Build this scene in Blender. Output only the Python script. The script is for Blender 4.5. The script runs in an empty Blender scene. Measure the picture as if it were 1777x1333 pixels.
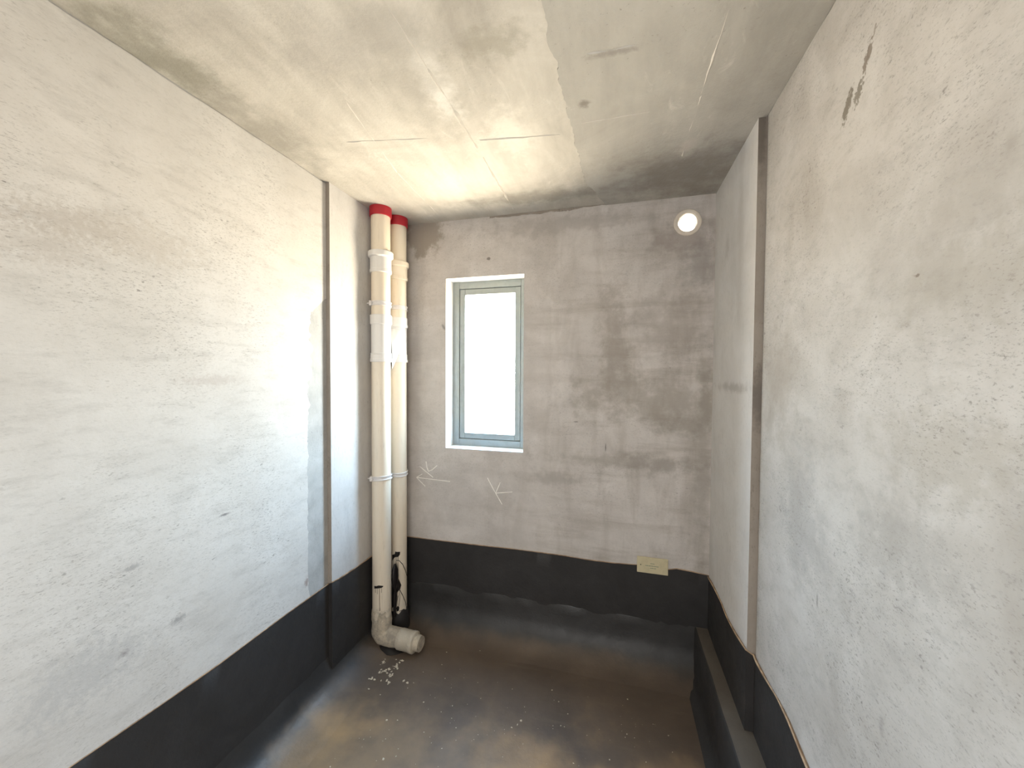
import bpy, bmesh, math, random
from mathutils import Vector, noise

scn = bpy.context.scene
COL = scn.collection
rnd = random.Random(7)

# ---------------------------------------------------------------- camera
Z0 = 1.81                                   # camera height above the sunken slab
FPX = 660.82
YAW, PITCH, ROLL = (math.radians(a) for a in (15.1019, -1.5109, 0.3328))
fwd = Vector((-math.sin(YAW) * math.cos(PITCH), math.cos(YAW) * math.cos(PITCH), math.sin(PITCH)))
r0 = Vector((math.cos(YAW), math.sin(YAW), 0))
u0 = r0.cross(fwd)
rgt = math.cos(ROLL) * r0 + math.sin(ROLL) * u0
upv = -math.sin(ROLL) * r0 + math.cos(ROLL) * u0
cam_d = bpy.data.cameras.new('camera')
cam_d.sensor_fit = 'HORIZONTAL'
cam_d.sensor_width = 36
cam_d.lens = FPX / 1777 * 36
cam_d.clip_start = 0.02
cam = bpy.data.objects.new('camera', cam_d)
COL.objects.link(cam)
from mathutils import Matrix
cam.matrix_world = Matrix(((rgt.x, upv.x, -fwd.x, 0), (rgt.y, upv.y, -fwd.y, 0), (rgt.z, upv.z, -fwd.z, Z0), (0, 0, 0, 1)))
scn.camera = cam

# ---------------------------------------------------------------- world: pale blue sky above, sunlit ground below
SKY_STRENGTH = 64.0
world = bpy.data.worlds.new('daylight')
scn.world = world
world.use_nodes = True
wn, wl = world.node_tree.nodes, world.node_tree.links
wn.clear()
wo = wn.new('ShaderNodeOutputWorld')
bg = wn.new('ShaderNodeBackground')
tc = wn.new('ShaderNodeTexCoord')
sx = wn.new('ShaderNodeSeparateXYZ')
cr = wn.new('ShaderNodeValToRGB')
mr = wn.new('ShaderNodeMapRange')
mr.inputs['From Min'].default_value = -1
mr.inputs['From Max'].default_value = 1
wl.new(tc.outputs['Generated'], sx.inputs[0])
wl.new(sx.outputs['Z'], mr.inputs['Value'])
wl.new(mr.outputs[0], cr.inputs[0])
wl.new(cr.outputs[0], bg.inputs[0])
wl.new(bg.outputs[0], wo.inputs[0])
bg.inputs[1].default_value = SKY_STRENGTH
e = cr.color_ramp.elements
e[0].position = 0.0
e[0].color = (0.95, 0.78, 0.60, 1)
e[1].position = 1.0
e[1].color = (0.31, 0.60, 1.0, 1)
n_ = e.new(0.47); n_.color = (1.0, 0.83, 0.66, 1)
n_ = e.new(0.53); n_.color = (0.80, 0.905, 1.0, 1)

# ---------------------------------------------------------------- room numbers (world: x right, y into the room, z up, camera over the origin)
XL, XLC = -1.5849, -1.5610                  # left wall, left column face
XR, XRC = 0.5922, 0.5610                    # right wall, right column face
D = 2.4919                                  # back wall
ZC = 1.0709 + Z0                            # ceiling
YF = -0.55                                  # front wall, behind the camera
YCL, YCR = 1.822, 1.812                     # near edges of the columns
LEDGE_Z, LEDGE_X = Z0 - 1.53, 0.490
WX0, WX1, WZ0, WZ1 = -1.1595, -0.593, Z0 - 0.5301, Z0 + 0.6688
WALL_T = 0.24

def area(name, loc, rot, sx_, sy_, power, color, portal=False):
    l = bpy.data.lights.new(name, 'AREA')
    l.shape = 'RECTANGLE'; l.size = sx_; l.size_y = sy_
    l.energy = power; l.color = color
    if portal: l.cycles.is_portal = True
    o = bpy.data.objects.new(name, l)
    o.location = loc; o.rotation_euler = rot
    COL.objects.link(o)
    return o
# window portal (guides sampling of the sky, adds no light) and the daylight that comes from the next room through the doorway
area('window_portal', ((WX0 + WX1) / 2, D + 0.2, (WZ0 + WZ1) / 2), (-math.pi / 2, 0, 0), WX1 - WX0, WZ1 - WZ0, 1, (1, 1, 1), True)
area('doorway_daylight', (-0.35, YF - 0.02, 1.50), (math.pi / 2, 0, 0), 1.25, 2.1, 31, (1.0, 0.975, 0.945))

vs = scn.view_settings
vs.view_transform = 'Standard'
vs.look = 'None'
vs.gamma = 1
vs.use_curve_mapping = False
vs.exposure = 0.0
scn.cycles.max_bounces = 12
scn.cycles.diffuse_bounces = 8

# ---------------------------------------------------------------- pixel helpers (pixels of the 1777 x 1333 photograph -> points on the surfaces)
def ray(px, py): return fwd * FPX + rgt * (px - 888.5) - upv * (py - 666.5)
def on(px, py, ax, val):
    d = ray(px, py)
    if ax == 2: val -= Z0
    p = d * (val / d[ax])
    return Vector((p.x, p.y, p.z + Z0))
def proj(p):
    p = Vector(p) - Vector((0, 0, Z0))
    z = p.dot(fwd)
    return 888.5 + FPX * p.dot(rgt) / z, 666.5 - FPX * p.dot(upv) / z
def on_cyl(px, py, cx, cy, r):
    d = ray(px, py)
    a = d.x ** 2 + d.y ** 2; b = -2 * (d.x * cx + d.y * cy); c = cx * cx + cy * cy - r * r
    disc = max(b * b - 4 * a * c, 0)
    t = (-b - math.sqrt(disc)) / (2 * a)
    p = d * t
    return Vector((p.x, p.y, p.z + Z0))

# ---------------------------------------------------------------- node material helper
class NM:
    def __init__(s, name):
        s.m = bpy.data.materials.new(name)
        s.m.use_nodes = True
        s.t = s.m.node_tree
        s.n, s.l = s.t.nodes, s.t.links
        s.n.clear()
        s.out = s.n.new('ShaderNodeOutputMaterial')
        s.b = s.n.new('ShaderNodeBsdfPrincipled')
        s.l.new(s.b.outputs[0], s.out.inputs[0])
        s.co = s.n.new('ShaderNodeTexCoord').outputs['Object']
        s.b.inputs['Specular IOR Level'].default_value = 0.3
    def put(s, sock, v):
        if isinstance(v, (int, float, tuple)): sock.default_value = v
        else: s.l.new(v, sock)
    def math(s, op, a, b=0.0, clamp=False):
        n = s.n.new('ShaderNodeMath'); n.operation = op; n.use_clamp = clamp
        s.put(n.inputs[0], a); s.put(n.inputs[1], b)
        return n.outputs[0]
    def map(s, scale, rot=(0, 0, 0), loc=(0, 0, 0)):
        n = s.n.new('ShaderNodeMapping')
        s.l.new(s.co, n.inputs[0])
        n.inputs['Scale'].default_value = scale; n.inputs['Rotation'].default_value = rot; n.inputs['Location'].default_value = loc
        return n.outputs[0]
    def noise(s, scale, detail=5, rough=0.55, vec=None, dist=0.0):
        n = s.n.new('ShaderNodeTexNoise')
        s.l.new(vec or s.co, n.inputs['Vector'])
        n.inputs['Scale'].default_value = scale; n.inputs['Detail'].default_value = detail
        n.inputs['Roughness'].default_value = rough; n.inputs['Distortion'].default_value = dist
        return n.outputs['Fac']
    def vor(s, scale, vec=None):
        n = s.n.new('ShaderNodeTexVoronoi')
        s.l.new(vec or s.co, n.inputs['Vector']); n.inputs['Scale'].default_value = scale
        return n.outputs['Distance']
    def rng(s, v, a, b, c=0.0, d=1.0, smooth=False):
        n = s.n.new('ShaderNodeMapRange')
        if smooth: n.interpolation_type = 'SMOOTHSTEP'
        s.put(n.inputs['Value'], v)
        for k, x in zip(('From Min', 'From Max', 'To Min', 'To Max'), (a, b, c, d)): n.inputs[k].default_value = x
        return n.outputs[0]
    def mix(s, f, a, b, mode='MIX'):
        n = s.n.new('ShaderNodeMix'); n.data_type = 'RGBA'; n.blend_type = mode
        s.put(n.inputs['Factor'], f)
        s.put(n.inputs[6], a if not isinstance(a, tuple) else (*a, 1)); s.put(n.inputs[7], b if not isinstance(b, tuple) else (*b, 1))
        return n.outputs[2]
    def blob(s, c, size, wob=0.5, nscale=18, soft=0.75, rot=(0, 0, 0)):
        """a stain of its own shape: an ellipsoid about c, its rim broken up by noise"""
        n = s.n.new('ShaderNodeMapping'); n.vector_type = 'TEXTURE'
        s.l.new(s.co, n.inputs[0])
        n.inputs['Location'].default_value = c; n.inputs['Scale'].default_value = size; n.inputs['Rotation'].default_value = rot
        g = s.n.new('ShaderNodeVectorMath'); g.operation = 'LENGTH'
        s.l.new(n.outputs[0], g.inputs[0])
        nz = s.rng(s.noise(nscale, 6, 0.65), 0.25, 0.75, -wob, wob)
        return s.rng(s.math('ADD', g.outputs['Value'], nz), 1 - soft, 1 + soft, 1.0, 0.0, True)
    def bump(s, h, strength=0.3, dist=0.01):
        n = s.n.new('ShaderNodeBump')
        n.inputs['Strength'].default_value = strength; n.inputs['Distance'].default_value = dist
        s.l.new(h, n.inputs['Height'])
        s.l.new(n.outputs[0], s.b.inputs['Normal'])
    def done(s, col, rough=0.9):
        s.put(s.b.inputs['Base Color'], (*col, 1) if isinstance(col, tuple) and len(col) == 3 else col)
        s.put(s.b.inputs['Roughness'], rough)
        return s.m

def plain(name, col, rough=0.5, metal=0.0, spec=0.4):
    k = NM(name)
    k.b.inputs['Metallic'].default_value = metal; k.b.inputs['Specular IOR Level'].default_value = spec
    f = k.rng(k.noise(30, 4), 0.3, 0.7, 0.9, 1.08)
    c = k.mix(1.0, col, k.mix(f, (0, 0, 0), (1, 1, 1)), 'MULTIPLY')
    return k.done(c, rough)

def plaster(name, light, dark, streak_scale, streak_rot=(0, 0, 0), seed=0.0, spots=0.5, mott=0.6, stains=(), big=1.3, tint=None, brush=0.0):
    """trowelled cement skim: cloudy tone, dirt dragged along the trowel strokes, pinholes"""
    k = NM(name)
    cloud = k.rng(k.noise(big, 5, 0.6, k.map((1, 1, 1), (0, 0, 0), (seed, seed * .7, seed * 1.3))), 0.36, 0.68)
    mid = k.rng(k.noise(4.2, 7, 0.66, k.map((1, 1, 1), (0, 0, 0), (seed * 2, 3, seed)), 0.6), 0.36, 0.70)
    sv = k.map(streak_scale, streak_rot, (seed, 0, seed * 3))
    streak = k.rng(k.noise(1.0, 9, 0.72, sv), 0.50, 0.80)
    fine = k.rng(k.noise(4.6, 6, 0.78, sv), 0.57, 0.67)
    grit = k.rng(k.noise(11.0, 4, 0.75, sv), 0.565, 0.65)
    patch = k.rng(k.noise(2.6, 5, 0.6, k.map((1, 1, 1), (0, 0, 0), (5 + seed, seed, 2))), 0.40, 0.64)
    base = k.mix(k.math('MULTIPLY', k.math('ADD', k.math('MULTIPLY', cloud, 0.5), k.math('MULTIPLY', mid, 0.5)), mott), light, dark)
    dirt = k.math('ADD', k.math('MULTIPLY', fine, 0.75), k.math('MULTIPLY', grit, 0.85))
    pock = k.math('MULTIPLY', k.rng(k.noise(1.0, 2, 0.5, k.map((48, 36, 62), (0, 0, 0), (seed, 2, seed))), 0.71, 0.745), 0.75)
    dirt = k.math('MULTIPLY', k.math('ADD', dirt, pock), k.math('ADD', 0.22, k.math('MULTIPLY', patch, 0.82)))
    d = k.math('MULTIPLY', k.math('ADD', k.math('MULTIPLY', streak, 0.40), dirt), spots, True)
    if brush:                               # blotches left by a wide brush, up-and-down and sideways
        b1 = k.rng(k.noise(1.0, 4, 0.6, k.map((8, 8, 1.7), (0, 0, 0), (seed, 1, 1)), 0.3), 0.47, 0.66)
        b2 = k.rng(k.noise(1.0, 5, 0.62, k.map((1.5, 6, 11), (0, 0, 0), (3, seed, 1)), 0.3), 0.50, 0.68)
        sx_ = k.n.new('ShaderNodeSeparateXYZ'); k.l.new(k.co, sx_.inputs[0])
        away = k.rng(sx_.outputs['X'], -0.75, 0.05, 0.35, 1.0, True)
        base = k.mix(k.math('MULTIPLY', k.math('MULTIPLY', k.math('ADD', k.math('MULTIPLY', b1, 0.55), k.math('MULTIPLY', b2, 0.6)), away), brush, True), base, tuple(x * y for x, y in zip(dark, (.72, .69, .64))))
    c = k.mix(d, base, tuple(x * 0.45 for x in dark))
    if tint:
        c = k.mix(k.math('MULTIPLY', k.rng(k.noise(1.7, 3, 0.5, k.map((1, 1, 1), (0, 0, 0), (9, seed, 4))), 0.4, 0.65), 0.6), c, tint, 'MULTIPLY')
    for (cc, size, col, amt, *kw) in stains:
        c = k.mix(k.math('MULTIPLY', k.blob(cc, size, **(kw[0] if kw else {})), amt), c, col)
    h = k.math('ADD', k.math('MULTIPLY', k.noise(90, 4, 0.7), 0.5), k.math('MULTIPLY', k.noise(9, 5, 0.6), 1.5))
    k.bump(h, 0.16, 0.006)
    return k.done(c, 0.92)

# ---------------------------------------------------------------- mesh helpers
def link(name, bm, mat, parent=None, smooth=False, angle=0.6):
    me = bpy.data.meshes.new(name)
    bmesh.ops.recalc_face_normals(bm, faces=bm.faces)
    bm.to_mesh(me); bm.free()
    if smooth:
        for p in me.polygons: p.use_smooth = True
        me.set_sharp_from_angle(angle=angle)
    for mm in (mat if isinstance(mat, (list, tuple)) else [mat]): me.materials.append(mm)
    o = bpy.data.objects.new(name, me)
    COL.objects.link(o)
    if parent: o.parent = parent; o.matrix_parent_inverse = parent.matrix_world.inverted()
    return o
def tag(o, label, cat=None, group=None, kind=None):
    if label: o['label'] = label
    if cat: o['category'] = cat
    if group: o['group'] = group
    if kind: o['kind'] = kind
    return o
def empty(name, loc):
    o = bpy.data.objects.new(name, None)
    o.empty_display_size = 0.05
    o.location = loc
    COL.objects.link(o)
    bpy.context.view_layer.update()
    return o
def box(bm, x0, x1, y0, y1, z0, z1, bevel=0.0):
    vs_ = [bm.verts.new((x, y, z)) for x in (x0, x1) for y in (y0, y1) for z in (z0, z1)]
    fs = [(0, 1, 3, 2), (4, 6, 7, 5), (0, 4, 5, 1), (2, 3, 7, 6), (0, 2, 6, 4), (1, 5, 7, 3)]
    fs = [bm.faces.new([vs_[i] for i in f]) for f in fs]
    if bevel:
        es = list({ed for f in fs for ed in f.edges})
        bmesh.ops.bevel(bm, geom=es, offset=bevel, segments=2, profile=0.6, affect='EDGES')
def lathe(bm, cx, cy, prof, seg=48):
    rings = []
    for (r, z) in prof:
        rings.append([bm.verts.new((cx + r * math.cos(2 * math.pi * i / seg), cy + r * math.sin(2 * math.pi * i / seg), z)) for i in range(seg)])
    for a, b in zip(rings, rings[1:]):
        for i in range(seg):
            bm.faces.new((a[i], a[(i + 1) % seg], b[(i + 1) % seg], b[i]))
    return rings
def frame_of(t):
    t = t.normalized()
    a = Vector((0, 0, 1)) if abs(t.z) < 0.9 else Vector((0, 1, 0))
    u = t.cross(a).normalized()
    return u, t.cross(u).normalized()
def sweep(bm, pts, rad, seg=32, cap=True, wob=0.0, nscale=14):
    pts = [Vector(p) for p in pts]
    rings, u = [], None
    for i, p in enumerate(pts):
        t = (pts[min(i + 1, len(pts) - 1)] - pts[max(i - 1, 0)]).normalized()
        if u is None: u, _ = frame_of(t)
        u = (u - t * u.dot(t)).normalized()
        v = t.cross(u)
        ring = []
        for k in range(seg):
            a = 2 * math.pi * k / seg
            q = p + (u * math.cos(a) + v * math.sin(a)) * rad[i]
            if wob: q += (q - p).normalized() * wob * (noise.noise(q * nscale) + 0.5 * noise.noise(q * nscale * 3.1))
            ring.append(bm.verts.new(q))
        rings.append(ring)
    for a, b in zip(rings, rings[1:]):
        for i in range(seg):
            bm.faces.new((a[i], a[(i + 1) % seg], b[(i + 1) % seg], b[i]))
    if cap:
        bm.faces.new(rings[0]); bm.faces.new(rings[-1])
def prism(bm, pts, off):
    """closed outline pushed out by the vector off"""
    a = [bm.verts.new(p) for p in pts]
    b = [bm.verts.new(Vector(p) + Vector(off)) for p in pts]
    bm.faces.new(a); bm.faces.new(b[::-1])
    n = len(a)
    for i in range(n): bm.faces.new((a[i], b[i], b[(i + 1) % n], a[(i + 1) % n]))
def ragged(p, q, step, amp, axis, seed=0, second=0.4):
    """points from p towards q (q left out), jittered along axis"""
    p, q = Vector(p), Vector(q)
    n = max(1, int((q - p).length / step))
    out = []
    for i in range(n):
        w = p.lerp(q, i / n)
        if i: w = w + Vector(axis) * amp * (noise.noise(w * 9 + Vector((seed, 0, 0))) + second * noise.noise(w * 40 + Vector((0, seed, 0))) + 0.35 * noise.noise(w * 110))
        out.append(w)
    return out
def boolean(o, cutters):
    for c in cutters:
        m = o.modifiers.new('b', 'BOOLEAN'); m.object = c; m.operation = 'DIFFERENCE'; m.solver = 'EXACT'
    dg = bpy.context.evaluated_depsgraph_get()
    me = bpy.data.meshes.new_from_object(o.evaluated_get(dg))
    o.modifiers.clear(); o.data = me
    for c in cutters: bpy.data.objects.remove(c, do_unlink=True)

# ---------------------------------------------------------------- materials
CB = (0.33, 0.315, 0.295)
S = lambda px, py, ax, val: tuple(on(px, py, ax, val))
m_left = plaster('skim_left', (0.67, 0.655, 0.63), (0.50, 0.475, 0.44), (26, 7.0, 26), (0.06, 0, 0), 1.0, 0.85, 0.75,
                 [(S(310, 1075, 0, XL), (.1, .022, .012), (.25, .24, .24), .6, dict(wob=.8, nscale=110)),
                  (S(230, 985, 0, XL), (.1, .02, .008), (.26, .25, .25), .5, dict(wob=.8, nscale=110)),
                  (S(120, 385, 0, XL), (.1, .12, .04), (.40, .36, .32), .45, dict(wob=1.1, nscale=60)),
                  (S(60, 420, 0, XL), (.1, .10, .05), (.42, .38, .34), .4, dict(wob=1.1, nscale=60)),
                  (S(250, 420, 0, XL), (.1, .16, .06), (.45, .41, .36), .4, dict(wob=1.1, nscale=45)),
                  (S(370, 660, 0, XL), (.1, .10, .018), (.42, .37, .34), .4, dict(wob=1.0, nscale=60)),
                  (S(150, 1170, 0, XL), (.1, .12, .08), (.40, .40, .40), .45, dict(wob=1.1, nscale=45)),
                  (S(390, 893, 0, XL), (.1, .02, .004), (.16, .15, .15), .8, dict(wob=.9, nscale=140)),
                  (S(215, 1135, 0, XL), (.1, .012, .010), (.28, .25, .25), .6, dict(wob=.8, nscale=120)),
                  (S(532, 1010, 0, XL), (.1, .012, .02), (.25, .17, .14), .7, dict(wob=.9, nscale=100))])
m_right = plaster('skim_right', (0.54, 0.52, 0.50), (0.375, 0.35, 0.32), (26, 10.0, 22), (-0.05, 0, 0), 4.0, 0.85, 1.1,
                  [(S(1470, 185, 0, XR), (.1, .013, .046), (.19, .17, .14), .95, dict(wob=.7, nscale=80, soft=.2, rot=(.5, 0, 0))),
                   (S(1490, 160, 0, XR), (.1, .014, .030), (.20, .18, .15), .9, dict(wob=.9, nscale=110, soft=.2, rot=(.5, 0, 0))),
                   (S(1503, 105, 0, XR), (.1, .009, .028), (.21, .18, .15), .9, dict(wob=.8, nscale=110, soft=.2, rot=(.3, 0, 0))),
                   (S(1509, 88, 0, XR), (.1, .008, .024), (.21, .18, .15), .9, dict(wob=.8, nscale=110, soft=.2, rot=(.3, 0, 0))),
                   (S(1518, 52, 0, XR), (.1, .004, .012), (.25, .22, .19), .7, dict(wob=.8, nscale=110, soft=.2, rot=(.3, 0, 0))),
                   (S(1395, 900, 0, XR), (.1, .12, .18), (.30, .29, .28), .4, dict(wob=1.1, nscale=16)),
                   (S(1350, 660, 0, XR), (.1, .10, .16), (.33, .295, .255), .45, dict(wob=1.1, nscale=16)),
                   (S(1640, 790, 0, XR), (.1, .14, .07), (.33, .30, .25), .4, dict(wob=1.1, nscale=22)),
                   (S(1700, 480, 0, XR), (.1, .20, .06), (.34, .315, .27), .4, dict(wob=1.1, nscale=22)),
                   (S(1720, 330, 0, XR), (.1, .16, .05), (.34, .315, .28), .35, dict(wob=1.1, nscale=22)),
                   (S(1560, 950, 0, XR), (.1, .12, .08), (.30, .285, .265), .4, dict(wob=1.1, nscale=22)),
                   (S(1759, 240, 0, XR), (.1, .012, .012), (.30, .28, .25), .5, dict(wob=.6, nscale=60)),
                   (S(1592, 478, 0, XR), (.1, .006, .003), (.18, .15, .12), .8, dict(wob=.8, nscale=140, soft=.3)),
                   (S(1530, 1260, 0, XR), (.1, .007, .02), (.28, .26, .245), .5, dict(wob=.6, nscale=90)),
                   (S(1418, 1042, 0, XR), (.1, .005, .02), (.2, .19, .18), .6, dict(wob=.6, nscale=90))], big=2.2)
m_back = plaster('skim_back', (0.645, 0.61, 0.585), (0.46, 0.43, 0.405), (9, 26, 14), (0, 0, 0), 8.0, 0.45, 1.0,
                 [(S(848, 449, 1, D), (.012, .1, .010), (.16, .14, .13), .8, dict(wob=.3, nscale=60, soft=.3)),
                  (S(1051, 777, 1, D), (.003, .1, .022), (.12, .11, .10), .8, dict(wob=.3, nscale=60)),
                  (S(1000, 732, 1, D), (.014, .1, .004), (.16, .15, .14), .7, dict(wob=.6, nscale=90)),
                  (S(770, 568, 1, D), (.008, .1, .020), (.22, .21, .20), .8, dict(wob=.3, nscale=60, rot=(0, -.6, 0))),
                  (S(735, 405, 1, D), (.14, .1, .14), (.31, .27, .225), .8, dict(wob=.7, nscale=10, soft=.3)),
                  (S(1150, 690, 1, D), (.42, .1, .12), (.31, .28, .24), .6, dict(wob=1.2, nscale=9)),
                  (S(1190, 740, 1, D), (.16, .1, .05), (.27, .245, .21), .6, dict(wob=1.0, nscale=12)),
                  (S(1065, 600, 1, D), (.07, .1, .32), (.31, .275, .24), .6, dict(wob=1.1, nscale=10)),
                  (S(1160, 560, 1, D), (.16, .1, .16), (.34, .305, .275), .5, dict(wob=1.2, nscale=10)),
                  (S(1070, 800, 1, D), (.36, .1, .035), (.33, .30, .265), .5, dict(wob=1.2, nscale=12)),
                  (S(1150, 810, 1, D), (.20, .1, .05), (.29, .265, .24), .5, dict(wob=1.2, nscale=12)),
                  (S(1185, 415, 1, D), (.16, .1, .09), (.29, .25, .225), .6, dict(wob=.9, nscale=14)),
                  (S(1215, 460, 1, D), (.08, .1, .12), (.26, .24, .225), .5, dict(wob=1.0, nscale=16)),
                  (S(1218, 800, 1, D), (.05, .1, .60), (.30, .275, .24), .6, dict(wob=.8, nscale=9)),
                  (S(980, 390, 1, D), (.45, .1, .05), (.34, .31, .285), .5, dict(wob=1.2, nscale=12)),
                  (S(860, 870, 1, D), (.10, .1, .08), (.38, .35, .32), .4, dict(wob=1.0, nscale=14)),
                  (S(960, 830, 1, D), (.16, .1, .04), (.33, .305, .28), .45, dict(wob=1.2, nscale=16))], big=2.6, brush=0.8)
m_column = plaster('skim_column', (0.63, 0.615, 0.60), (0.48, 0.46, 0.435), (22, 16, 3.5), (0, 0, 0), 12.0, 0.45, 0.8,
                   [(S(1270, 672, 0, XRC), (.1, .22, .02), (.33, .31, .29), .6, dict(wob=.9, nscale=16)),
                    (S(1285, 400, 0, XRC), (.1, .04, .35), (.42, .39, .36), .4, dict(wob=.6, nscale=8)),
                    (S(1262, 430, 0, XRC), (.1, .03, .05), (.38, .36, .34), .5, dict(wob=.6, nscale=30))])
m_raw = plaster('raw_concrete', (0.36, 0.32, 0.28), (0.25, 0.215, 0.18), (9, 9, 3), (0, 0, 0), 3.0, 0.5, 0.9,
                [((XR, YCR, Z0 - 0.09), (.05, .05, .10), (.15, .13, .115), .8, dict(wob=.7, nscale=20)),
                 ((XR - .02, YCR, ZC - .05), (.02, .05, .16), (.14, .12, .10), .8, dict(wob=.5, nscale=20))])
m_block = plaster('grey_render', (0.50, 0.495, 0.48), (0.33, 0.325, 0.31), (30, 30, 9), (0, 0, 0), 6.0, 0.6, 1.0, big=7)

# ceiling slab: bare concrete, cast against boards
def ceiling_mat(name, light, dark, seed, extra):
    k = NM(name)
    cloud = k.rng(k.noise(2.0, 8, 0.68, k.map((1, 1, 1), (0, 0, 0), (seed, 1, 2)), 0.8), 0.36, 0.66)
    drag = k.rng(k.noise(1.0, 7, 0.65, k.map((9, 1.6, 5), (0, 0, 0.12), (seed, 0, 0))), 0.35, 0.72)
    f = k.math('ADD', k.math('MULTIPLY', cloud, 0.55), k.math('MULTIPLY', drag, 0.45))
    c = k.mix(f, light, dark)
    pit = k.math('MULTIPLY', k.rng(k.noise(75, 4, 0.7), 0.63, 0.72), k.rng(k.noise(3, 3), 0.45, 0.62))
    c = k.mix(k.math('MULTIPLY', pit, 0.55), c, (0.14, 0.125, 0.10))
    lime = k.math('MULTIPLY', k.rng(k.noise(5.5, 7, 0.7, k.map((2.2, .8, 1), (0, 0, -.2), (seed, 5, 0)), 1.0), 0.60, 0.74), 0.35)
    c = k.mix(lime, c, (0.74, 0.71, 0.66))
    for (cc, size, col, amt, *kw) in extra:
        c = k.mix(k.math('MULTIPLY', k.blob(cc, size, **(kw[0] if kw else {})), amt), c, col)
    k.bump(k.math('ADD', k.noise(70, 4, 0.7), k.math('MULTIPLY', k.noise(6, 4, 0.6), 2.5)), 0.28, 0.008)
    return k.done(c, 0.9)
C = lambda px, py: tuple(on(px, py, 2, ZC))
m_ceil = ceiling_mat('slab_concrete', (0.59, 0.56, 0.505), (0.35, 0.325, 0.285), 2.0,
                     [(C(755, 150), (.05, .16, .05), (.72, .70, .66), .7, dict(wob=.8, nscale=16)),
                      (C(885, 230), (.07, .14, .05), (.72, .69, .62), .6, dict(wob=.9, nscale=16)),
                      (C(850, 75), (.10, .05, .05), (.30, .28, .23), .6, dict(wob=1.0, nscale=18)),
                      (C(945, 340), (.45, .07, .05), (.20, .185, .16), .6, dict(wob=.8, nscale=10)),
                      (C(620, 75), (.25, .10, .05), (.33, .31, .29), .4, dict(wob=.8, nscale=8)),
                      (C(690, 372), (.12, .12, .05), (.34, .325, .29), .6, dict(wob=.5, nscale=12)),
                      (C(430, 205), (.09, .35, .05), (.27, .255, .22), .6, dict(wob=.9, nscale=9)),
                      (C(260, 90), (.10, .20, .05), (.25, .24, .19), .6, dict(wob=.9, nscale=9)),
                      (C(700, 110), (.10, .22, .05), (.34, .32, .285), .5, dict(wob=1.0, nscale=9))])
m_ceil2 = ceiling_mat('slab_patch', (0.46, 0.44, 0.40), (0.31, 0.295, 0.265), 6.0,
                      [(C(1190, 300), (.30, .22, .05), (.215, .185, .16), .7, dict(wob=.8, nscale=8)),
                       (C(1065, 88), (.07, .012, .05), (.22, .20, .18), .6, dict(wob=.6, nscale=40)),
                       (C(1013, 178), (.02, .02, .05), (.17, .155, .13), .7, dict(wob=.6, nscale=50)),
                       (C(1190, 255), (.035, .06, .05), (.50, .46, .42), .7, dict(wob=.6, nscale=30))])

def slab_dust_glow(k):
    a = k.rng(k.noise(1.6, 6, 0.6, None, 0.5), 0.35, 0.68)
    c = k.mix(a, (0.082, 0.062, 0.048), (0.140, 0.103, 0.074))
    # warm doorway light painted into the slab colour, stronger towards the camera
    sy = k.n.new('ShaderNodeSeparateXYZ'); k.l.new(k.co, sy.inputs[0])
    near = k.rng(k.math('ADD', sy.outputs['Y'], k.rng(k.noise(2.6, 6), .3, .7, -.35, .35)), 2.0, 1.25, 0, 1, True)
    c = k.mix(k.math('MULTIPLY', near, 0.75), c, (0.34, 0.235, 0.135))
    return k.mix(k.math('MULTIPLY', k.rng(k.noise(1.9, 4, .6, k.map((1, 1, 1), (0, 0, 0), (3, 8, 0))), .5, .66), k.math('MULTIPLY', near, .6)), c, (0.50, 0.31, 0.14))  # orange patches of the same painted glow
def tar_mat(name, base, dusty, amt, rough, specks=0.35, spec=0.5, dust=None):  # dust: height range for slab dust with its painted glow
    k = NM(name)
    d = k.rng(k.noise(2.4, 6, 0.65, None, 0.6), 0.40, 0.72)
    c = k.mix(k.math('MULTIPLY', d, amt), base, dusty)
    sv = k.map((40, 9, 40))
    sp = k.math('MULTIPLY', k.rng(k.noise(1.6, 4, 0.7, sv), 0.70, 0.78), k.rng(k.noise(2.6, 3), 0.46, 0.6))
    c = k.mix(k.math('MULTIPLY', sp, specks), c, (0.26, 0.25, 0.24))
    if dust:                                # slab dust and its painted glow blended into the lower, flatter part
        zz = k.n.new('ShaderNodeSeparateXYZ'); k.l.new(k.co, zz.inputs[0])
        f = k.rng(k.math('ADD', zz.outputs['Z'], k.rng(k.noise(6, 5), .3, .7, -.02, .02)), dust[0], dust[1], 1, 0, True)
        c = k.mix(f, c, slab_dust_glow(k))
    k.b.inputs['Specular IOR Level'].default_value = spec
    k.bump(k.math('ADD', k.noise(60, 4, 0.7), k.math('MULTIPLY', k.noise(7, 4), 2.0)), 0.25, 0.006)
    return k.done(c, k.rng(k.noise(9, 4), 0.3, 0.7, rough - 0.06, rough + 0.08))
m_tar = tar_mat('bitumen_wall', (0.027, 0.0255, 0.0255), (0.042, 0.040, 0.041), 0.8, 0.62, 0.6, spec=0.35)
m_cove = tar_mat('bitumen_cove', (0.028, 0.027, 0.027), (0.050, 0.048, 0.048), 0.6, 0.46, 0.3, dust=(0.0, 0.09))  # lower part takes slab dust with its painted glow
m_ledge = tar_mat('bitumen_ledge', (0.085, 0.072, 0.058), (0.13, 0.115, 0.095), 0.8, 0.5, 0.2)
m_dark = plain('bitumen_drip_shadow', (0.014, 0.012, 0.012), 0.4)
m_stainline = plain('bitumen_thin', (0.10, 0.055, 0.03), 0.4)
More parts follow.
